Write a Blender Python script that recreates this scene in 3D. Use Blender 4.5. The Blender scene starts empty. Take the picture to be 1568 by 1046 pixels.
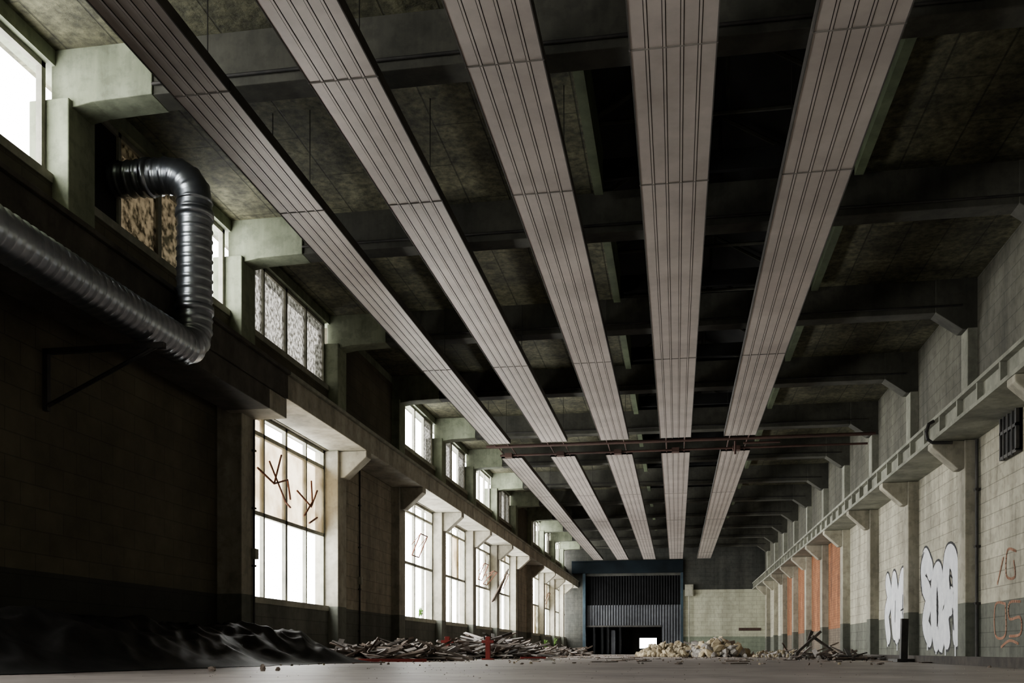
import bpy, math, random
from mathutils import Vector, Matrix, noise, Euler
random.seed(7)
R = random.random
def U(a,b): return a+(b-a)*R()

# ------------------------------------------------------------------ mesh builder
class MB:
    def __init__(s): s.v=[]; s.f=[]; s.m=[]
    def add(s,vs,fs,m=0):
        o=len(s.v); s.v+= [tuple(v) for v in vs]
        for f in fs: s.f.append(tuple(i+o for i in f)); s.m.append(m)
    def box(s,x0,x1,y0,y1,z0,z1,m=0):
        vs=[(x0,y0,z0),(x1,y0,z0),(x1,y1,z0),(x0,y1,z0),(x0,y0,z1),(x1,y0,z1),(x1,y1,z1),(x0,y1,z1)]
        s.add(vs,[(0,3,2,1),(4,5,6,7),(0,1,5,4),(1,2,6,5),(2,3,7,6),(3,0,4,7)],m)
    def obox(s,c,size,rot,m=0,jit=0):
        mt=Euler(rot).to_matrix(); c=Vector(c); vs=[]
        for z in(-.5,.5):
            for (x,y) in((-.5,-.5),(.5,-.5),(.5,.5),(-.5,.5)):
                p=Vector((x*size[0]*(1+U(-jit,jit)),y*size[1]*(1+U(-jit,jit)),z*size[2]*(1+U(-jit,jit))))
                vs.append(c+mt@p)
        s.add(vs,[(0,3,2,1),(4,5,6,7),(0,1,5,4),(1,2,6,5),(2,3,7,6),(3,0,4,7)],m)
    def prism(s,poly,y0,y1,m=0):   # poly in XZ
        n=len(poly)
        vs=[(p[0],y0,p[1]) for p in poly]+[(p[0],y1,p[1]) for p in poly]
        fs=[tuple(range(n)),tuple(range(2*n-1,n-1,-1))]
        for i in range(n):
            j=(i+1)%n; fs.append((i,i+n,j+n,j))
        s.add(vs,fs,m)
    def cyl(s,p0,p1,r,m=0,seg=10):
        s.tube([p0,p1],lambda t:r,m,seg)
    def tube(s,pts,rf,m=0,seg=12):
        pts=[Vector(p) for p in pts]; n=len(pts)
        T=[(pts[min(i+1,n-1)]-pts[max(i-1,0)]).normalized() for i in range(n)]
        up=Vector((0,0,1)) if abs(T[0].z)<.9 else Vector((1,0,0))
        a=T[0].cross(up).normalized(); vs=[]
        for i in range(n):
            a=(a-T[i]*a.dot(T[i])).normalized(); b=T[i].cross(a)
            r=rf(i)
            for k in range(seg):
                an=2*math.pi*k/seg
                vs.append(pts[i]+a*(r*math.cos(an))+b*(r*math.sin(an)))
        fs=[]
        for i in range(n-1):
            for k in range(seg):
                k2=(k+1)%seg
                fs.append((i*seg+k,i*seg+k2,(i+1)*seg+k2,(i+1)*seg+k))
        fs.append(tuple(range(seg-1,-1,-1))); fs.append(tuple((n-1)*seg+k for k in range(seg)))
        s.add(vs,fs,m)
    def rock(s,c,r,m=0):
        t=(1+5**.5)/2
        base=[(-1,t,0),(1,t,0),(-1,-t,0),(1,-t,0),(0,-1,t),(0,1,t),(0,-1,-t),(0,1,-t),(t,0,-1),(t,0,1),(-t,0,-1),(-t,0,1)]
        fs=[(0,11,5),(0,5,1),(0,1,7),(0,7,10),(0,10,11),(1,5,9),(5,11,4),(11,10,2),(10,7,6),(7,1,8),(3,9,4),(3,4,2),(3,2,6),(3,6,8),(3,8,9),(4,9,5),(2,4,11),(6,2,10),(8,6,7),(9,8,1)]
        mt=Euler((U(0,6),U(0,6),U(0,6))).to_matrix(); sx,sy,sz=U(.7,1.3),U(.6,1.1),U(.4,.8)
        vs=[]
        for b in base:
            p=Vector(b)/1.9*U(.8,1.15)*r
            p=mt@Vector((p.x*sx,p.y*sy,p.z*sz)); vs.append(Vector(c)+p)
        s.add(vs,fs,m)
    def obj(s,name,mats,smooth=False,bevel=0,parent=None):
        me=bpy.data.meshes.new(name); me.from_pydata(s.v,[],s.f)
        for m in mats: me.materials.append(m)
        for p,mi in zip(me.polygons,s.m):
            p.material_index=mi; p.use_smooth=smooth
        me.validate(); me.update()
        o=bpy.data.objects.new(name,me); bpy.context.collection.objects.link(o)
        if bevel:
            b=o.modifiers.new('bevel','BEVEL'); b.width=bevel; b.segments=2; b.limit_method='ANGLE'
        if parent: o.parent=parent
        return o

# ------------------------------------------------------------------ materials
def mat(name,c1,c2,ns=2.0,rough=.85,metal=0,bump=.25,brick=None,band=None,stain=.5,stain_scale=.5,spec=.3,streak=False):
    m=bpy.data.materials.new(name); m.use_nodes=True; nt=m.node_tree; N=nt.nodes; L=nt.links
    bs=N['Principled BSDF']; bs.inputs['Roughness'].default_value=rough; bs.inputs['Metallic'].default_value=metal
    bs.inputs['Specular IOR Level'].default_value=spec
    g=N.new('ShaderNodeNewGeometry'); pos=g.outputs['Position']
    def noi(sc,det=8,vec=pos):
        n=N.new('ShaderNodeTexNoise'); n.inputs['Scale'].default_value=sc; n.inputs['Detail'].default_value=det
        n.inputs['Roughness'].default_value=.65; L.new(vec,n.inputs['Vector']); return n.outputs['Fac']
    def ramp(f,a,b,v0=0,v1=1):
        r=N.new('ShaderNodeMapRange'); r.inputs[1].default_value=a; r.inputs[2].default_value=b
        r.inputs[3].default_value=v0; r.inputs[4].default_value=v1; L.new(f,r.inputs[0]); return r.outputs[0]
    def mix(f,a,b,mode='MIX'):
        x=N.new('ShaderNodeMix'); x.data_type='RGBA'; x.blend_type=mode
        if isinstance(f,(int,float)): x.inputs[0].default_value=f
        else: L.new(f,x.inputs[0])
        for i,c in((6,a),(7,b)):
            if isinstance(c,tuple): x.inputs[i].default_value=(*c,1)
            else: L.new(c,x.inputs[i])
        return x.outputs[2]
    def gray(f):
        cc=N.new('ShaderNodeCombineColor')
        for i in range(3): L.new(f,cc.inputs[i])
        return cc.outputs[0]
    n1=noi(ns); col=mix(ramp(n1,.35,.65),c1,c2)
    sep=N.new('ShaderNodeSeparateXYZ'); L.new(pos,sep.inputs[0])
    if band:
        ma=N.new('ShaderNodeMath'); ma.operation='LESS_THAN'; L.new(sep.outputs[2],ma.inputs[0]); ma.inputs[1].default_value=band[0]
        col=mix(ma.outputs[0],col,band[1])
    st=noi(stain_scale,10)
    if streak:
        mp=N.new('ShaderNodeMapping'); mp.inputs['Scale'].default_value=(1,1,.12) ; L.new(pos,mp.inputs[0])
        st=noi(stain_scale*2.5,10,mp.outputs[0])
        col=mix(1.0,col,gray(ramp(noi(5.5,10),.40,.52,1-stain*.45,1.0)),'MULTIPLY')
    col=mix(1.0,col,gray(ramp(st,.38,.62,1-stain,1.0)),'MULTIPLY')
    h=n1
    if brick:
        ax,bw,rh,mort,dk=brick
        cv=N.new('ShaderNodeCombineXYZ'); ix={'x':0,'y':1,'z':2}
        L.new(sep.outputs[ix[ax[0]]],cv.inputs[0]); L.new(sep.outputs[ix[ax[1]]],cv.inputs[1])
        b=N.new('ShaderNodeTexBrick'); b.inputs['Scale'].default_value=1; b.inputs['Brick Width'].default_value=bw
        b.inputs['Row Height'].default_value=rh; b.inputs['Mortar Size'].default_value=mort
        b.inputs['Mortar Smooth'].default_value=.3
        b.inputs['Color1'].default_value=(1,1,1,1); b.inputs['Color2'].default_value=(.86,.86,.86,1); b.inputs['Mortar'].default_value=(dk,dk,dk,1)
        L.new(cv.outputs[0],b.inputs['Vector'])
        col=mix(1.0,col,b.outputs['Color'],'MULTIPLY')
        sb=N.new('ShaderNodeMath'); sb.operation='SUBTRACT'; L.new(n1,sb.inputs[0]); L.new(b.outputs['Fac'],sb.inputs[1]); h=sb.outputs[0]
    L.new(col,bs.inputs['Base Color'])
    if bump:
        bp=N.new('ShaderNodeBump'); bp.inputs['Strength'].default_value=bump; bp.inputs['Distance'].default_value=.02
        L.new(h,bp.inputs['Height']); L.new(bp.outputs[0],bs.inputs['Normal'])
    return m
def glass(name,ca,cb,scale,trans=1.0):
    m=bpy.data.materials.new(name); m.use_nodes=True; nt=m.node_tree; N=nt.nodes; L=nt.links
    N.remove(N['Principled BSDF']); out=N['Material Output']
    g=N.new('ShaderNodeNewGeometry'); n=N.new('ShaderNodeTexNoise'); n.inputs['Scale'].default_value=scale; n.inputs['Detail'].default_value=8
    L.new(g.outputs['Position'],n.inputs['Vector'])
    r=N.new('ShaderNodeValToRGB'); r.color_ramp.elements[0].position=.4; r.color_ramp.elements[1].position=.62
    r.color_ramp.elements[0].color=(*ca,1); r.color_ramp.elements[1].color=(*cb,1); L.new(n.outputs['Fac'],r.inputs[0])
    t=N.new('ShaderNodeBsdfTransparent'); tl=N.new('ShaderNodeBsdfTranslucent'); L.new(r.outputs[0],t.inputs[0]); L.new(r.outputs[0],tl.inputs[0])
    mx=N.new('ShaderNodeMixShader'); mx.inputs[0].default_value=1-trans; L.new(t.outputs[0],mx.inputs[1]); L.new(tl.outputs[0],mx.inputs[2])
    gl=N.new('ShaderNodeBsdfGlossy'); gl.inputs['Roughness'].default_value=.1
    m2=N.new('ShaderNodeMixShader'); m2.inputs[0].default_value=.05; L.new(mx.outputs[0],m2.inputs[1]); L.new(gl.outputs[0],m2.inputs[2])
    L.new(m2.outputs[0],out.inputs[0]); return m

CREAM=(.42,.39,.295); BAND=(.14,.145,.115)
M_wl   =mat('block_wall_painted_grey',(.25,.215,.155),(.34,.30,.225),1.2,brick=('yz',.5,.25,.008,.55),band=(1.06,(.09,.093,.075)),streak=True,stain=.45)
M_wdark=mat('block_wall_shaded',(.085,.073,.046),(.115,.10,.066),1.2,brick=('yz',.5,.25,.008,.6),band=(1.06,(.03,.03,.024)),stain=.5)  # darkened copy of the block wall; shade of the window side put into the colour
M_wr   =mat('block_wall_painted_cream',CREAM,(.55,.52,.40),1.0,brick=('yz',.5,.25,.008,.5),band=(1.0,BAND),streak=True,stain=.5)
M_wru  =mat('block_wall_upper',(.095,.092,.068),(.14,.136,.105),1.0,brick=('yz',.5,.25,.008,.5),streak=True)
M_brick=mat('orange_brick',(.32,.115,.04),(.44,.18,.075),3.0,brick=('yz',.25,.08,.008,.6),band=(.95,(.18,.14,.10)),streak=True,stain=.6)
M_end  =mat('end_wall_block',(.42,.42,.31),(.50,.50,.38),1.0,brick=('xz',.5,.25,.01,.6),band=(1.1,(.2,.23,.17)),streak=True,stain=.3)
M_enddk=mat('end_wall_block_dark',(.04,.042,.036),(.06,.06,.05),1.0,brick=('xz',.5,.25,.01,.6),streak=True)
M_col  =mat('painted_concrete_column',(.33,.305,.23),(.44,.415,.325),2.0,band=(1.04,(.12,.125,.10)),streak=True,bump=.2)
M_coll =mat('painted_concrete_column_dull',(.31,.285,.22),(.40,.375,.30),2.0,band=(1.06,(.12,.125,.10)),streak=True,bump=.2)
M_ledk =mat('ledge_concrete_shaded',(.05,.045,.035),(.08,.072,.058),2.0,streak=True,bump=.2)  # dark copy for the near ledge, its shade put into the colour
M_beam =mat('green_concrete_lit',(.21,.235,.155),(.29,.32,.225),1.5,stain=.5,bump=.15,streak=True)  # paler copy for beam ends by the windows, daylight put into the colour
M_beamdk=mat('beam_concrete_shaded',(.042,.042,.032),(.070,.068,.053),1.5,stain=.5,bump=.15,streak=True)  # darker copy away from the windows, shade put into the colour
M_crane=mat('crane_beam_painted',(.22,.222,.175),(.31,.312,.25),2.0,streak=True,stain=.4)
M_ceil =mat('wood_wool_ceiling',(.040,.039,.022),(.15,.145,.084),9.0,brick=('yx',2.0,.6,.012,.45),stain=.65,stain_scale=1.3,bump=1.0)
M_dark =mat('near_black',(.006,.006,.006),(.012,.012,.012),2)  # plain near-black for lantern roof, blank panes and vent back
M_trim =mat('green_painted_timber',(.075,.095,.05),(.11,.135,.075),3,stain=.5)
M_floor=mat('dusty_concrete_floor',(.20,.172,.156),(.30,.262,.24),2.5,rough=.5,stain=.45,bump=.25,stain_scale=.8,spec=.5)
M_panel=mat('radiant_panel_sheet',(.42,.368,.335),(.50,.448,.41),1.2,rough=.42,metal=.3,stain=.22,bump=.04,spec=.5,stain_scale=1.0)
M_groove=mat('panel_groove',(.045,.04,.036),(.075,.068,.06),3,rough=.7,bump=0)
M_seam =mat('panel_seam',(.16,.145,.13),(.22,.20,.18),3,rough=.7,bump=0)
M_rustp=mat('rusty_pipe',(.05,.025,.02),(.08,.04,.03),6,rough=.7)
M_duct =mat('galvanised_duct',(.36,.39,.44),(.48,.51,.55),3,rough=.3,metal=.95,stain=.3,bump=.02)
M_steel=mat('dark_steel',(.03,.03,.03),(.06,.055,.05),5,rough=.6,metal=.5)
M_frame=mat('window_frame_paint',(.24,.24,.19),(.36,.35,.28),6,stain=.4,bump=.1)
M_rust =mat('rust',(.10,.035,.02),(.18,.07,.04),8)
M_tarp =mat('black_plastic_tarp',(.018,.018,.018),(.034,.033,.032),3,rough=.5,bump=.2,spec=.004)
M_wood =mat('weathered_wood',(.10,.075,.06),(.24,.19,.155),6,bump=.3)
M_wdk  =mat('dark_wet_wood',(.025,.02,.016),(.06,.048,.038),6,bump=.3)
M_woodl=mat('pale_broken_wood',(.30,.265,.245),(.46,.42,.39),6,bump=.3)
M_rub  =mat('rubble_tan',(.30,.24,.15),(.46,.39,.26),5,bump=.5)
M_rubg =mat('rubble_grey',(.18,.165,.15),(.34,.315,.285),5,bump=.5)
M_blue =mat('blue_painted_steel',(.003,.0065,.009),(.005,.009,.012),4,rough=.8,spec=.1)
M_bluel=mat('blue_painted_post',(.011,.026,.037),(.018,.038,.053),4,rough=.5)
M_corrk=mat('black_corrugated_sheet',(.003,.0032,.0036),(.006,.0063,.007),3,rough=.6,spec=.05)
M_corrg=mat('grey_corrugated_sheet',(.045,.048,.056),(.07,.074,.082),3,rough=.55,spec=.1)
M_redp =mat('red_paint',(.20,.025,.02),(.28,.04,.035),6)
M_white=mat('white_spray_paint',(.62,.64,.68),(.78,.79,.81),4,stain=.15,bump=0)
M_black=mat('black_spray_paint',(.02,.02,.022),(.04,.04,.045),4,bump=0)
M_orsp =mat('orange_spray_paint',(.45,.22,.13),(.52,.28,.18),4,bump=0)
M_leaf =mat('leaf',(.12,.28,.04),(.22,.42,.08),8,bump=0)
G_clear=glass('clear_dusty_glass',(.80,.82,.82),(.97,.98,.98),1.5)
G_dirt =glass('grimy_glass',(.05,.045,.03),(.3,.29,.25),3.5,.8)
G_frost=glass('wired_frosted_glass',(.010,.0095,.008),(.06,.058,.054),14,.75)
G_ochre=glass('ochre_tint_glass',(.10,.076,.046),(.19,.16,.115),2,.85)  # tan of an unmodelled building outside, put into the pane colour
G_brown=glass('mouldy_brown_glass',(.0008,.0006,.0003),(.009,.007,.0042),12,.8)

Y=lambda n:10+4.32*n
N0,N1=-5,12
YB=-11.6; YE=60.6
ZC=6.79; ZB=6.21
# ------------------------------------------------------------------ floor
b=MB(); b.box(-7.3,5.6,YB-.4,YE+10,-.3,0); b.obj('floor',[M_floor])
# ------------------------------------------------------------------ ceiling
b=MB()
b.box(-7.3,-1.15,YB-.4,YE+.3,ZC,ZC+.2); b.box(2.5,5.6,YB-.4,YE+.3,ZC,ZC+.2)
b.obj('ceiling',[M_ceil])
b=MB()
b.box(-1.25,-1.15,YB,YE,ZC+.2,7.35); b.box(2.5,2.6,YB,YE,ZC+.2,7.35)
b.prism([(-1.3,7.35),(.67,8.5),(2.65,7.35),(2.65,7.45),(.67,8.6),(-1.3,7.45)],YB,YE)
for n in range(N0,N1):
    for k in(.25,.75):
        yy=Y(n)+4.32*k
        b.cyl((-1.2,yy,7.3),(.67,yy,8.4),.035,1,6); b.cyl((2.55,yy,7.3),(.67,yy,8.4),.035,1,6); b.cyl((-1.2,yy,7.3),(2.55,yy,7.3),.03,1,6)
        b.cyl((.67,yy,7.3),(.67,yy,8.4),.03,1,6)
b.obj('roof_lantern',[M_dark,M_beamdk])
# lantern curbs
for n in range(N0,N1):
    b=MB(); y0,y1=Y(n)+.6,min(Y(n+1)-.45,YE-.05)
    b.box(-1.145,-1.02,y0,y1,ZC-.16,ZC+.42); b.box(2.38,2.495,y0,y1,ZC-.16,ZC+.42)
    b.box(-1.145,2.495,y0,y0+.08,ZC+.02,ZC+.3,1); b.box(-1.145,2.495,y1-.08,y1,ZC+.02,ZC+.3,1)
    b.obj('skylight_curb',[M_trim,M_dark])
# cross beams
for n in range(N0+0,N1):
    y=Y(n); b=MB()
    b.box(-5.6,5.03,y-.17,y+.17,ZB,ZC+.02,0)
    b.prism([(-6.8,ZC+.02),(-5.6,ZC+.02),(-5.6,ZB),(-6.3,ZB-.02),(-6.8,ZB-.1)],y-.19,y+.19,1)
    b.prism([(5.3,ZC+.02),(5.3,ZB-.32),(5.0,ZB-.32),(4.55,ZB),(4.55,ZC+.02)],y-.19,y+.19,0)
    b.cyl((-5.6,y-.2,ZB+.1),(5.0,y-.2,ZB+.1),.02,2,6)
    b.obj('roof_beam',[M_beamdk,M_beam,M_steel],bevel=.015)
# ------------------------------------------------------------------ left wall
lowW={-4,-3,-2,1,3,4,5,6,8,9,10,11}
upW ={-2,-1,0,1,3,4,5,6,8,9,10,11}
XO=-7.05
b=MB()
for n in range(N0,N1):
    y0,y1=Y(n),Y(n+1)
    if n==N1-1: y1=YE
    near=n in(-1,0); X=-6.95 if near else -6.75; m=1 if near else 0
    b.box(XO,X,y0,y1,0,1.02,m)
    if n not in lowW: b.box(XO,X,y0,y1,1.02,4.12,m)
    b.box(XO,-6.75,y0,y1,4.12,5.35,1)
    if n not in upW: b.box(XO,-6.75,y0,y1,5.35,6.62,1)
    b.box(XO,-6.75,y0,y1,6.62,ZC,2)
b.obj('wall_left',[M_wl,M_wdark,M_beam])
for n in range(N0,N1):
    y=Y(n); b=MB()
    w=.25
    if n!=0: b.box(XO+.02,-6.55,y-w,y+w,0,4.12,0)
    b.box(XO+.02,-6.55,y-w,y+w,4.12,ZB+.02,1)
    if n>=2: b.prism([(-6.56,4.12),(-6.56,3.6),(-6.45,3.6),(-6.0,4.0),(-6.0,4.12)],y-.16,y+.16,0)
    b.obj('concrete_pillar',[M_coll,M_beam],bevel=.015)
b=MB()
b.box(-6.74,-6.0,YB,14.55,4.125,4.5,2); b.box(-6.74,-5.95,YB,14.55,4.5,4.56,2)
b.box(-6.74,-6.0,14.55,YE,4.125,4.5,0); b.box(-6.74,-5.95,14.55,YE,4.5,4.56,1)
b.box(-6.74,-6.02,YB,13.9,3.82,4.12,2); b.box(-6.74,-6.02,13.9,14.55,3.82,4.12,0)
b.obj('crane_ledge_beam',[M_coll,M_crane,M_ledk],bevel=.01)
# conduits on the left pillars / solid bays
for (x,y,z1) in((-6.52,14.45,3.8),(-6.72,Y(2)+1.6,4.1),(-6.72,Y(7)+1.2,4.1)):
    b=MB(); b.cyl((x,y,.0),(x,y,z1),.018,0,8)
    for z in(.6,1.5,2.4,3.3): b.box(x-.028,x+.025,y-.035,y+.035,z,z+.03,0)
    b.box(x-.028,x+.05,y-.06,y+.06,1.62,1.78,1)
    b.obj('electrical_conduit',[M_steel,M_frame])

def window(idx,X,y0,y1,zs,cols,pane,frame=M_frame,vents=()):
    b=MB(); d=.035
    b.box(X-d,X+d,y0,y0+.07,zs[0],zs[-1]); b.box(X-d,X+d,y1-.07,y1,zs[0],zs[-1])
    b.box(X-d-.03,X+d+.09,y0-.02,y1+.02,zs[0]-.05,zs[0]+.05); b.box(X-d,X+d,y0,y1,zs[-1]-.06,zs[-1])
    for z in zs[1:-1]: b.box(X-d,X+d,y0,y1,z-.035,z+.035)
    for c in range(1,cols):
        y=y0+(y1-y0)*c/cols; tt=.045 if c*2==cols else .028
        b.box(X-d,X+d,y-tt,y+tt,zs[0],zs[-1])
    for r in range(len(zs)-1):
        for c in range(cols):
            k=pane(r,c)
            if k is None: continue
            ya=y0+(y1-y0)*c/cols; yb=y0+(y1-y0)*(c+1)/cols
            b.add([(X,ya,zs[r]),(X,yb,zs[r]),(X,yb,zs[r+1]),(X,ya,zs[r+1])],[(0,1,2,3)],k)
    for (yc,z,wd,ht,an) in vents:      # bottom-hung vent leaf tilted inward + stay arms
        c,s=math.cos(an),math.sin(an)
        P=lambda u,v:(X+.04+v*s,yc+u,z+v*c)
        for (a,e) in(((-wd/2,0),(wd/2,0)),((-wd/2,ht),(wd/2,ht)),((-wd/2,0),(-wd/2,ht)),((wd/2,0),(wd/2,ht))):
            b.cyl(P(*a),P(*e),.016,7,6)
        b.cyl(P(-wd/2,ht),(X+.03,yc-wd/2,z+ht*.45),.010,7,6); b.cyl(P(wd/2,ht),(X+.03,yc+wd/2,z+ht*.45),.010,7,6)
    return b.obj('window_%d'%idx,[frame,G_clear,G_dirt,G_frost,G_ochre,G_brown,M_dark,M_rust])
wi=1
LZ=[1.02,2.46,3.78,4.12]
for n in sorted(lowW):
    def pane(r,c,n=n):
        if n==1:
            if r==1: return 4
            if r==2 and c==0: return 4
            return 1
        if n in(5,) and r==1 and c in(0,3): return 2
        q=R()
        if q<.12: return None
        if q<.2: return 4
        if q<.26: return 2
        return 1
    v=[]
    if n in(3,5,6,9): v=[(Y(n)+2.2,2.7,.7,.6,.4),(Y(n)+3.1,2.6,.7,.6,.7)][:1+(n==5)]
    ye=YE if n==11 else Y(n+1)
    w_=window(wi,-6.86,Y(n)+.25,ye-.25,LZ,4,pane,vents=v)
    if n==1:
        # bent rusty winding-gear rods hanging off the transom
        g=MB(); X=-6.8
        for pts_ in([(X,15.2,3.2),(X+.12,15.6,3.0),(X+.15,16.1,3.15),(X+.1,16.35,2.85)],[(X+.12,15.6,3.0),(X+.1,15.95,3.55)],[(X+.1,15.45,3.35),(X+.14,16.05,2.75),(X+.12,16.3,2.7)],
                    [(X,16.9,3.1),(X+.14,17.25,2.85),(X+.14,17.55,3.2)],[(X+.1,17.0,2.65),(X+.14,17.3,2.95),(X+.1,17.35,3.35)],[(X+.1,17.25,2.55),(X+.12,17.6,2.7)]):
            g.tube(pts_,lambda i:.018,0,6)
        g.obj('winding_gear_rods',[M_rust],parent=w_)
    wi+=1
for n in sorted(upW):
    def pane(r,c,n=n):
        if n==0: return [6,5,5,1][c]
        if n==1: return 3
        if n==-1: return 1
        return 3 if R()<.35 else 1
    ye=YE if n==11 else Y(n+1)
    window(wi,-6.86,Y(n)+.25,ye-.25,[5.35,6.62],4,pane); wi+=1

# broken vent leaf hanging in a far bay
b=MB(); y=Y(6)-.6
for k,(a,e) in enumerate([((-6.7,y,2.0),(-6.2,y+.5,3.1)),((-6.2,y+.5,3.1),(-6.3,y+1.3,3.3)),((-6.7,y,2.0),(-6.65,y+.9,2.2)),((-6.65,y+.9,2.2),(-6.3,y+1.3,3.3)),((-6.6,y+.4,2.1),(-6.28,y+.9,3.2))]):
    b.cyl(a,e,.03,0,6)
b.add([(-6.69,y,2.0),(-6.21,y+.5,3.1),(-6.31,y+1.3,3.3),(-6.66,y+.9,2.2)],[(0,1,2,3)],1)
b.obj('broken_window_leaf',[M_wood,M_woodl])

# ------------------------------------------------------------------ right wall
orange={5,6,7,8}
b=MB()
for n in range(N0,N1):
    y0,y1=Y(n),Y(n+1)
    if n==N1-1: y1=YE
    m=1 if n in orange else 0
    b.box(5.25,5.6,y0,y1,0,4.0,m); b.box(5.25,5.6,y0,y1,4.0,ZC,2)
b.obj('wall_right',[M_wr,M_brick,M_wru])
for n in range(N0,N1):
    y=Y(n); b=MB()
    b.box(5.03,5.3,y-.24,y+.24,0,3.92,0)
    b.box(5.08,5.3,y-.2,y+.2,3.92,ZB-.3,1)
    b.prism([(5.04,3.92),(4.5,3.92),(4.5,3.82),(4.93,3.42),(5.04,3.42)],y-.17,y+.17,0)
    b.obj('concrete_pillar',[M_col,M_crane],bevel=.015)
b=MB()
b.box(4.5,5.24,YB,YE,3.925,3.99); b.box(4.5,5.24,YB,YE,4.27,4.33); b.box(4.6,5.24,YB,YE,3.99,4.27)
k=YB+.5
while k<YE:
    b.box(4.51,4.61,k-.03,k+.03,3.99,4.27); k+=1.08
b.box(4.72,4.80,YB,YE,4.33,4.42,1)
b.obj('crane_rail_beam',[M_crane,M_coll])
b=MB(); y=Y(2)-.32
b.tube([(4.49,y,4.25),(4.4,y,4.2),(4.36,y,4.05),(4.38,y,3.93),(4.46,y,3.87),(4.8,y,3.86)],lambda i:.03,0,8)
b.obj('cable_hook_bracket',[M_steel])
b=MB(); b.cyl((5.2,Y(2)-.33,.0),(5.2,Y(2)-.33,3.9),.03,0,8)
for z in(1,2,3): b.box(5.16,5.249,Y(2)-.38,Y(2)-.28,z,z+.04)
b.obj('drain_pipe',[M_steel])
# barred vent window on right wall
b=MB(); y0,y1,z0,z1=16.15,16.95,3.28,4.08
zz=[z0,(z0+z1)/2,z1]
b.box(5.2,5.26,y0,y1,z0,z1,1)
for a in(y0,y1-.05): b.box(5.15,5.26,a,a+.05,z0,z1,0)
for a in zz: b.box(5.15,5.26,y0,y1,a-.025,a+.025,0)
for i in range(1,4): b.cyl((5.16,y0+.2*i,z0-.05),(5.16,y0+.2*i,z1+.05),.02,0,6)
b.obj('window_%d'%wi,[M_steel,M_dark]); wi+=1

# ------------------------------------------------------------------ graffiti
def stroke(b,pts,w,m,X,seg=10):
    sm=[]
    for i in range(len(pts)-1):
        p0=pts[max(i-1,0)];p1=pts[i];p2=pts[i+1];p3=pts[min(i+2,len(pts)-1)]
        for k in range(6):
            t=k/6
            sm.append(tuple(.5*((2*p1[j])+(-p0[j]+p2[j])*t+(2*p0[j]-5*p1[j]+4*p2[j]-p3[j])*t*t+(-p0[j]+3*p1[j]-3*p2[j]+p3[j])*t**3) for j in(0,1)))
    sm.append(pts[-1])
    for i,p in enumerate(sm):
        x=X-i*2e-5
        b.add([(x,p[0]+w*math.cos(2*math.pi*k/14),p[1]+w*math.sin(2*math.pi*k/14)) for k in range(14)],[tuple(range(14))],m)
        if i<len(sm)-1:
            q=sm[i+1]; d=Vector((q[0]-p[0],q[1]-p[1])); 
            if d.length<1e-6: continue
            d.normalize(); nx,ny=-d.y*w,d.x*w
            b.add([(x,p[0]+nx,p[1]+ny),(x,q[0]+nx,q[1]+ny),(x,q[0]-nx,q[1]-ny),(x,p[0]-nx,p[1]-ny)],[(0,1,2,3)],m)
def letters(name,ls,w,out,drips,lines):
    b=MB()
    for l in ls: stroke(b,l,w+out,1,5.246)
    for l in ls: stroke(b,l,w,0,5.242)
    for l in lines: stroke(b,l,.022,1,5.238)
    for (y,z0,z1) in drips: b.box(5.238,5.244,y-.035,y+.035,z1,z0,0)
    b.obj(name,[M_white,M_black])
y=Y(2)+.98
letters('graffiti_tag',[
 [(y+.15,.5),(y+.1,1.2),(y+.3,1.9),(y+.75,2.0),(y+.85,1.5),(y+.55,1.1)],
 [(y+.5,1.2),(y+.9,.9),(y+.8,.45)],
 [(y+1.25,.4),(y+1.2,1.2),(y+1.4,1.75),(y+1.75,1.6),(y+1.8,.9),(y+1.6,.4)],
 [(y+2.1,1.9),(y+2.5,2.15),(y+2.65,1.7),(y+2.2,1.3),(y+2.5,.8),(y+2.15,.5)]],.24,.05,
 [(y+.2,.4,.08),(y+.9,.3,.1),(y+1.15,.3,.15),(y+1.6,.4,.12),(y+2.3,.5,.2)],
 [[(y+.4,1.6),(y+.6,1.65),(y+.55,1.4)],[(y+.3,.6),(y+.4,1.0)],[(y+1.5,1.3),(y+1.52,.7)],[(y+2.3,1.75),(y+2.45,1.8)],[(y+2.6,2.3),(y+2.9,2.0),(y+2.75,1.4)]])
y=Y(3)+.75
letters('graffiti_tag',[
 [(y+.3,.6),(y+.3,1.3),(y+.5,1.9),(y+.8,1.5),(y+.75,.7)],[(y+1.15,.6),(y+1.2,1.4),(y+1.45,1.9),(y+1.55,1.2),(y+1.4,.7)],
 [(y+2.2,1.9),(y+1.95,1.5),(y+2.3,1.1),(y+2.1,.6)]],.25,.055,[(y+.4,.5,.25),(y+1.1,.5,.2),(y+2.2,.5,.3)],
 [[(y+.5,1.5),(y+.52,.8)],[(y+.2,1.2),(y+.7,1.15)],[(y+1.3,1.4),(y+1.35,.9)]])
b=MB(); y=16.25
for l in([(y,.95),(y+.5,.95),(y+.5,.7),(y,.7),(y,.45),(y+.5,.42)],[(y+.7,.95),(y+.7,.45),(y+1.2,.45),(y+1.2,.95),(y+.7,.95)],
         [(y+.2,1.75),(y+.6,1.8),(y+.65,1.4),(y+.25,1.35),(y+.3,1.6)],[(y+.8,1.7),(y+1.1,1.3)],[(y+.1,.3),(y+.5,.35),(y+.9,.25)]):
    stroke(b,l,.022,0,5.243)
b.obj('graffiti_scribble',[M_orsp])

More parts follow.
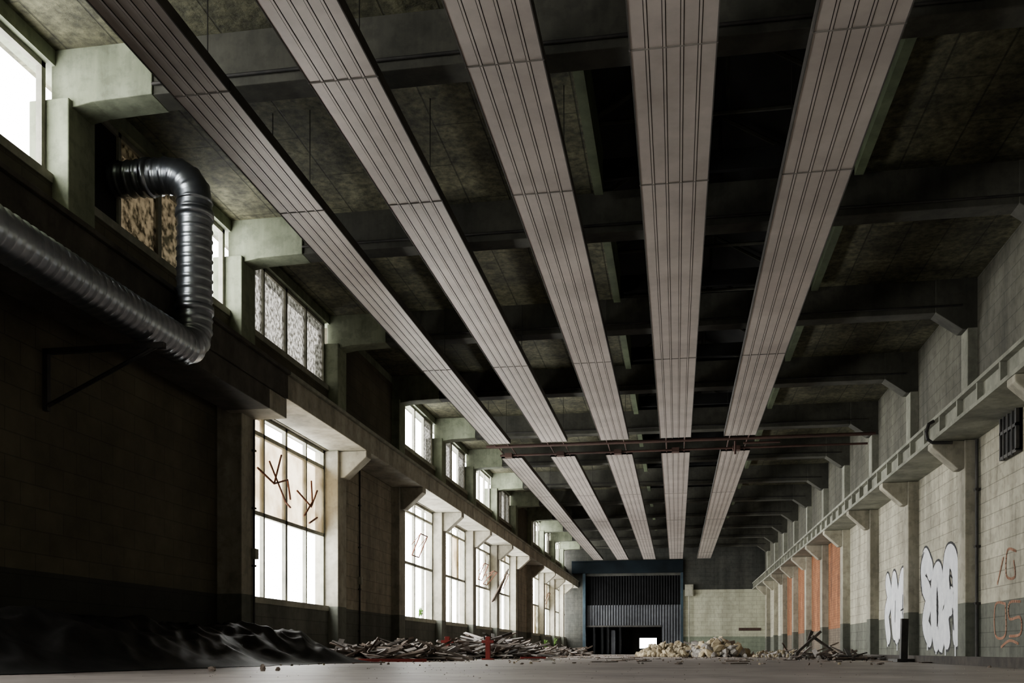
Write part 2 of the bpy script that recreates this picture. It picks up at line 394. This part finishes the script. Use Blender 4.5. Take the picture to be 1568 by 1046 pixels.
# ------------------------------------------------------------------ end wall + door
b=MB(); DX0,DX1,DZ=-5.6,.3,4.85
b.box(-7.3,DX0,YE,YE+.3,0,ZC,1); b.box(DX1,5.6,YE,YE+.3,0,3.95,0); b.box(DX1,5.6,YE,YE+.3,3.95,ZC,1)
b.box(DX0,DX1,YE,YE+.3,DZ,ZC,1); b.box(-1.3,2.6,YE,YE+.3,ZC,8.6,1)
b.obj('wall_end',[M_end,M_enddk])
b=MB(); b.box(-7.3,5.6,YB-.3,YB,0,8.6); b.obj('wall_back',[M_wdark])
# room behind
b=MB(); yr=YE+9.7
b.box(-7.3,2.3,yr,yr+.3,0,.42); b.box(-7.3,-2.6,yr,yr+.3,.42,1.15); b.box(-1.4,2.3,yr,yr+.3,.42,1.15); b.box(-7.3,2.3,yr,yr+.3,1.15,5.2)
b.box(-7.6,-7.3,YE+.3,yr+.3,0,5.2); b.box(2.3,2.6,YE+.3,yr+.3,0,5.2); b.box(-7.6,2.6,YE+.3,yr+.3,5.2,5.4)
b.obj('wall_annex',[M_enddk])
b=MB(); b.box(-7.6,2.6,YE+10,YE+24,-.3,-.0); b.obj('yard_ground',[M_floor])
def corr(b,x0,x1,z0,z1,y,m,p=.16,a=.03):
    n=int((x1-x0)/p)*4; 
    vs=[];fs=[]
    for i in range(n+1):
        x=x0+(x1-x0)*i/n; o=a*math.sin(i*math.pi/2)
        vs+=[(x,y+o,z0),(x,y+o,z1)]
    for i in range(n): fs.append((2*i,2*i+2,2*i+3,2*i+1))
    b.add(vs,fs,m)
b=MB(); corr(b,DX0,DX1,3.05,DZ,YE+.12,0); corr(b,DX0+.1,-.9,1.75,3.05,YE+.08,1); corr(b,-.9,DX1,.02,3.05,YE+.06,1)
for x in(-5.1,-4.6,-4.25,-3.5): b.box(x,x+.12,YE+.05,YE+.17,0.01,1.75,0)
b.box(DX0,-.9,YE+.03,YE+.17,1.7,1.8,2)
b.box(-4.0,-3.75,YE+.3,YE+.36,.01,1.5,1)
b.obj('door_1',[M_corrk,M_corrg,M_steel])
b=MB()
b.box(-6.4,DX1+.1,YE-.25,YE-.02,DZ+.15,DZ+.85); b.box(DX0-.12,DX0+.06,YE-.22,YE-.04,0,DZ+.15,1); b.box(DX1-.06,DX1+.1,YE-.22,YE-.04,0,DZ+.15,1)
b.box(-6.4,DX1+.1,YE-.3,YE-.02,DZ+.85,DZ+.92)
b.obj('door_frame_steel',[M_blue,M_bluel],bevel=.01)
b=MB(); b.box(.5,1.0,YE-.3,YE-.01,3.55,4.25); b.box(.55,.95,YE-.32,YE-.3,3.6,4.2); b.cyl((.75,YE-.15,.0),(.75,YE-.15,3.55),.03,0,8); b.obj('electrical_cabinet',[M_frame])
b=MB(); b.box(3.7,5.0,YE-.04,YE-.01,1.45,1.62); b.box(3.75,4.95,YE-.05,YE-.04,1.48,1.59); b.obj('wall_sign_board',[M_rustp])

# ------------------------------------------------------------------ radiant ceiling panels
PX=[(-4.66,.60),(-3.19,.70),(-1.6,.75),(-.03,.80),(1.6,.80)]
ZP=5.72
def panel(xc,w,y0,y1,seams):
    b=MB(); nb=4; g=.0075; tw=.022
    prof=[]
    x=-w/2; prof.append((x,ZP+.07,1)); prof.append((x,ZP-.01,1)); prof.append((x+.012,ZP-.01,1)); prof.append((x+.012,ZP,0))
    for i in range(nb):
        c=-w/2+w*(i+1)/(nb+1)
        prof+= [(c-tw/2-g,ZP,1),(c-tw/2-g,ZP+.02,1),(c-tw/2,ZP+.02,1),(c-tw/2,ZP-.006,0),(c+tw/2,ZP-.006,1),(c+tw/2,ZP+.02,1),(c+tw/2+g,ZP+.02,1),(c+tw/2+g,ZP,0)]
    x=w/2; prof+=[(x-.012,ZP,1),(x-.012,ZP-.01,1),(x,ZP-.01,1),(x,ZP+.07,0)]
    cuts=[y0]+sorted(s for s in seams if y0<s<y1)+[y1]
    for a,e in zip(cuts[:-1],cuts[1:]):
        a2,e2=a+.004,e-.004
        n=len(prof); vs=[(xc+p[0],a2,p[1]) for p in prof]+[(xc+p[0],e2,p[1]) for p in prof]
        for i in range(n-1): b.add([vs[i],vs[i+1],vs[i+1+n],vs[i+n]],[(0,1,2,3)],prof[i][2])
        b.box(xc-w/2,xc+w/2,a2,e2,ZP+.07,ZP+.11,1)
        for yy in(e-.35,):
            for sx in(-.4,.4): b.cyl((xc+sx*w,yy,ZP+.1),(xc+sx*w,yy,6.8),.006,2,5)
    for s in cuts[1:-1]: b.box(xc-w/2-.005,xc+w/2+.005,s-.008,s+.008,ZP-.008,ZP+.0,3)
    b.obj('radiant_ceiling_panel',[M_panel,M_groove,M_steel,M_seam])
S1=[-9.4,-2.4,4.7,9.1,11.75,18.8]
for xc,w in PX:
    panel(xc,w,YB+.3,25.75,S1); panel(xc,w,27.7,59.3,[34.8,41.8,48.8,55.8])
# header pipes between panel rows
b=MB()
for (y,z,r,xa) in((26.15,ZP+.02,.035,-5.1),(26.55,ZP+.1,.045,-5.1),(27.2,ZP-.02,.03,-4.9)):
    b.cyl((xa,y,z),(5.0,y,z),r,0,8)
for xc,w in PX:
    for sx in(-.3,.3):
        b.cyl((xc+sx*w,25.7,ZP+.04),(xc+sx*w,26.2,ZP+.02),.018,0,6); b.cyl((xc+sx*w,26.55,ZP+.08),(xc+sx*w,27.75,ZP+.04),.018,0,6)
    b.box(xc-.1,xc+.1,27.1,27.3,ZP-.09,ZP+.03)
b.cyl((1.55,26.9,ZP-.25),(1.55,26.9,ZP+.1),.03); b.cyl((1.75,26.7,ZP+.0),(2.7,26.7,ZP+.0),.03)
b.obj('heating_header_pipes',[M_rustp])

# ------------------------------------------------------------------ spiral duct
pts=[];r=.205
y=-4.0
while y<10.7: pts.append((-5.75,y,3.77)); y+=.02
def arc(c,u,v,R_,n=24):
    return [tuple(Vector(c)+Vector(u)*R_*math.cos(t)+Vector(v)*R_*math.sin(t)) for t in [math.pi/2*i/n for i in range(n+1)]]
pts+=arc((-5.75,10.7,4.12),(0,0,-1),(0,1,0),.35)
z=4.14
while z<5.6: pts.append((-5.75,11.05,z)); z+=.02
pts+=arc((-6.10,11.05,5.6),(1,0,0),(0,0,1),.35)
x=-6.12
while x>-6.80: pts.append((x,11.05,5.95)); x-=.02
b=MB()
def rf(i):
    return r+(0,.014,0,0,0,0)[i%6]
b.tube(pts,rf,0,28)
for zz in(4.3,5.45): b.tube([(-5.75,11.05,zz-.04),(-5.75,11.05,zz+.04)],lambda i:r+.022,0,28)
b.tube([(-6.3,11.05,5.95),(-6.38,11.05,5.95)],lambda i:r+.022,0,28)
b.obj('spiral_ventilation_duct',[M_duct],smooth=True)
for yb in(9.9,5.0,0.5):
    b=MB()
    b.box(-6.95,-5.5,yb-.03,yb+.03,3.48,3.54); b.box(-6.95,-6.89,yb-.03,yb+.03,2.85,3.54)
    b.cyl((-6.92,yb,2.9),(-5.6,yb,3.5),.025)
    b.obj('duct_wall_bracket',[M_steel])

# ------------------------------------------------------------------ tarp heap
def hf(x,y):
    ex=max(0,min(1,(-4.75-x+.35*noise.noise(Vector((y*.9,3,0))))/1.1)); ex=ex*ex*(3-2*ex)
    ey=max(0,min(1,(15.5-y+ (x+5)*.35)/1.1)); ey=ey*ey*(3-2*ey)
    e0=max(0,min(1,(y-3)/1.0))
    n=noise.noise(Vector((x*1.6,y*.8,1)))*.12
    rg=(1-abs(noise.noise(Vector((x*2.6+y*.6,y*1.3,5))))*2)*.10+(1-abs(noise.noise(Vector((x*5,y*3+x*2,9))))*2)*.045
    return max(0,(.39+n+rg)*ex*ey*e0)+.006
b=MB(); nx,ny=80,330
vs=[]
for j in range(ny+1):
    yy=3+12.8*j/ny
    for i in range(nx+1):
        x=-6.5+2.26*i/nx; vs.append((x,yy,hf(x,yy)))
fs=[]
for j in range(ny):
    for i in range(nx):
        a=j*(nx+1)+i; q=(a,a+1,a+nx+2,a+nx+1)
        if max(vs[k][2] for k in q)>.0075: fs.append(q)
# rear skirt folding back down to the floor
o=len(vs)
for j in range(ny+1):
    x,yy,zz=vs[j*(nx+1)]; vs.append((x-.03,yy,0.0))
for j in range(ny): fs.append((j*(nx+1),(j+1)*(nx+1),o+j+1,o+j))
b.add(vs,fs,0); b.obj('black_plastic_tarp',[M_tarp],smooth=True)

# ------------------------------------------------------------------ debris heaps
def heap(name,cx,cy,rx,ry,h,nw,nr,mats,wl=(.4,1.4),rs=(.04,.14)):
    b=MB()
    H=lambda x,y:max(0,h*(1-((x-cx)/rx)**2-((y-cy)/ry)**2))
    for i in range(nr):
        a=U(0,6.28);q=math.sqrt(R()); x=cx+rx*q*math.cos(a); yy=cy+ry*q*math.sin(a); r_=U(*rs)
        b.rock((x,yy,H(x,yy)*U(.2,1)+r_*.4),r_,2 if R()<.5 else 3)
    for i in range(nw):
        a=U(0,6.28);q=math.sqrt(R())*.95; x=cx+rx*q*math.cos(a); yy=cy+ry*q*math.sin(a)
        l=U(*wl); tilt=U(-.35,.35); rz=U(0,3.14)
        x=max(x,-6.5+abs(math.cos(rz))*l/2)
        z=max(H(x,yy)*U(.6,1.05)+.03,abs(math.sin(tilt))*l/2+.02)
        k=R(); mi=0 if k<.45 else (1 if k<.75 or len(mats)<5 else 4)
        b.obox((x,yy,z),(l,U(.03,.13),U(.012,.04)),(U(-.6,.6),tilt,rz),mi)
    b.obj(name,mats)
WM=[M_wood,M_woodl,M_wdk,M_rubg,M_wdk]
heap('broken_timber_heap',-5.2,17.7,1.1,1.9,.26,260,60,WM,wl=(.3,1.2),rs=(.03,.09))
heap('broken_timber_heap',-4.9,25.3,1.3,3.3,.46,420,80,WM,rs=(.04,.11))
heap('broken_timber_heap',-5.2,32,1.1,3.0,.3,200,60,WM)
heap('broken_timber_heap',-4.9,42,1.0,5.0,.3,90,120,WM)
RM=[M_wood,M_woodl,M_rub,M_rub]
heap('rubble_heap',-.1,34,1.2,2.0,.38,6,420,RM,rs=(.05,.17))
heap('rubble_heap',1.3,33,1.0,1.6,.5,6,380,[M_wood,M_woodl,M_rub,M_rubg],rs=(.05,.24))
heap('rubble_heap',3.4,33,1.4,3.5,.16,12,320,[M_wood,M_woodl,M_rub,M_rubg],rs=(.03,.1))
heap('broken_timber_heap',3.2,21.3,.85,1.9,.10,40,60,WM,wl=(.3,.9),rs=(.02,.07))
# red posts
for (x,y) in((-4.85,20.5),(-4.0,20.7)):
    b=MB(); b.box(x-.05,x+.05,y-.05,y+.05,.0,.5); b.box(x-.13,x+.13,y-.06,y+.06,.36,.42); b.box(x-.12,x+.12,y-.12,y+.12,0,.03)
    b.obj('red_steel_post',[M_redp],bevel=.006)
b=MB()
for (x,y,l,a) in((-4.6,15.6,1.1,.1),(-5.3,15.7,.8,-.15),(-3.3,22.6,.6,.4)): b.obox((x,y,.03),(l,.06,.05),(0,0,a))
b.obj('red_painted_laths',[M_redp])
# leaning broken planks at right
b=MB(); x,y=3.35,25.0
b.obox((x-.2,y,.35),(.95,.1,.06),(0,-.75,0)); b.obox((x+.3,y+.1,.3),(.9,.12,.05),(0,.62,.2)); b.obox((x+.1,y-.3,.08),(1.3,.1,.1),(0,.05,.3)); b.obox((x-.1,y+.2,.5),(.08,.1,.4),(0.1,.3,0))
b.obj('leaning_broken_planks',[M_wdk])
b=MB(); b.obox((3.72,17.1,.36),(.12,.05,.72),(0,.03,.3)); b.obox((3.72,17.1,.03),(.4,.3,.05),(0,0,.3)); b.obj('standing_plank_post',[M_steel])
b=MB()
for i,(x0,y0,x1,y1,z,t) in enumerate([(4.35,23.5,3.45,9.6,.055,.11),(4.6,16,4.1,9.8,.03,.06),(4.7,20,4.75,14.5,.04,.08)]):
    d=Vector((x1-x0,y1-y0)); b.obox(((x0+x1)/2,(y0+y1)/2,z),(d.length,.13,t),(0,0,math.atan2(d.y,d.x)))
b.obj('long_floor_boards',[M_wdk])
# scattered chips
b=MB()
for i in range(1100):
    yy=U(11,50) if R()<.6 else U(13,30); x=U(-6.4,4.9)
    if R()<.6: x=-6.4+abs(random.gauss(0,1.4))
    r_=U(.006,.028); b.rock((x,yy,r_*.35),r_,int(U(0,2.99)))
for i in range(260):
    yy=U(6,11); x=U(-4,4); r_=U(.002,.006); b.rock((x,yy,r_*.35),r_,0)
for i in range(200):
    yy=U(13,45); x=U(-6,4.8); l=U(.1,.5); b.obox((x,yy,.012),(l,U(.02,.06),.015),(0,0,U(0,3.1)),2)
b.obj('floor_debris',[M_rubg,M_rub,M_wood])
b=MB()
for (x,y,r_) in((-4.0,8.0,.045),(-3.62,8.2,.05),(-3.52,8.3,.03),(-3.75,8.5,.025)): b.rock((x,y,r_*.45),r_,0)
b.obj('loose_stones',[M_wood])
# weeds
for (x,y,z,s) in((-6.68,25.0,1.06,.3),(-6.3,47,.0,.8),(-6.2,50,.0,.9)):
    b=MB()
    for i in range(40):
        a=U(0,6.28); r0=U(.0,.25)*s; hgt=s*U(.3,1)
        px,py=x+abs(r0*math.cos(a))*.6,y+r0*math.sin(a)*2
        b.cyl((x,y,z),(px,py,z+hgt),.003,0,4)
        for k in range(3):
            c=Vector((px+U(-.0,.06),py+U(-.06,.06),z+hgt*U(.5,1))); d=Vector((U(-1,1),U(-1,1),U(-.3,1))).normalized()*.04; e=d.cross(Vector((0,0,1))).normalized()*.015
            b.add([c-d,c+e,c+d,c-e],[(0,1,2,3)],0)
    b.obj('weed_plant',[M_leaf])

# ------------------------------------------------------------------ light
w=bpy.data.worlds.new('World'); bpy.context.scene.world=w; w.use_nodes=True
bg=w.node_tree.nodes['Background']; bg.inputs[0].default_value=(1.0,.985,.95,1); bg.inputs[1].default_value=28.0
for (nm,z,h) in(('lower',2.57,3.1),('upper',5.98,1.27)):
    l=bpy.data.lights.new('daylight_portal_'+nm,'AREA'); l.shape='RECTANGLE'; l.size=h; l.size_y=YE-YB
    l.cycles.is_portal=True
    o=bpy.data.objects.new('daylight_portal_'+nm,l); bpy.context.collection.objects.link(o)
    o.location=(-7.1,(YE+YB)/2,z); o.rotation_euler=(0,-math.pi/2,0)

# ------------------------------------------------------------------ camera
c=bpy.data.cameras.new('camera'); co=bpy.data.objects.new('camera',c); bpy.context.collection.objects.link(co)
co.location=(0,0,.17); co.rotation_euler=(math.pi/2,0,math.atan(252/1500))
c.sensor_width=36; c.lens=36*1500/1568; c.shift_y=475/1568; c.clip_end=300; c.clip_start=.02
bpy.context.scene.camera=co
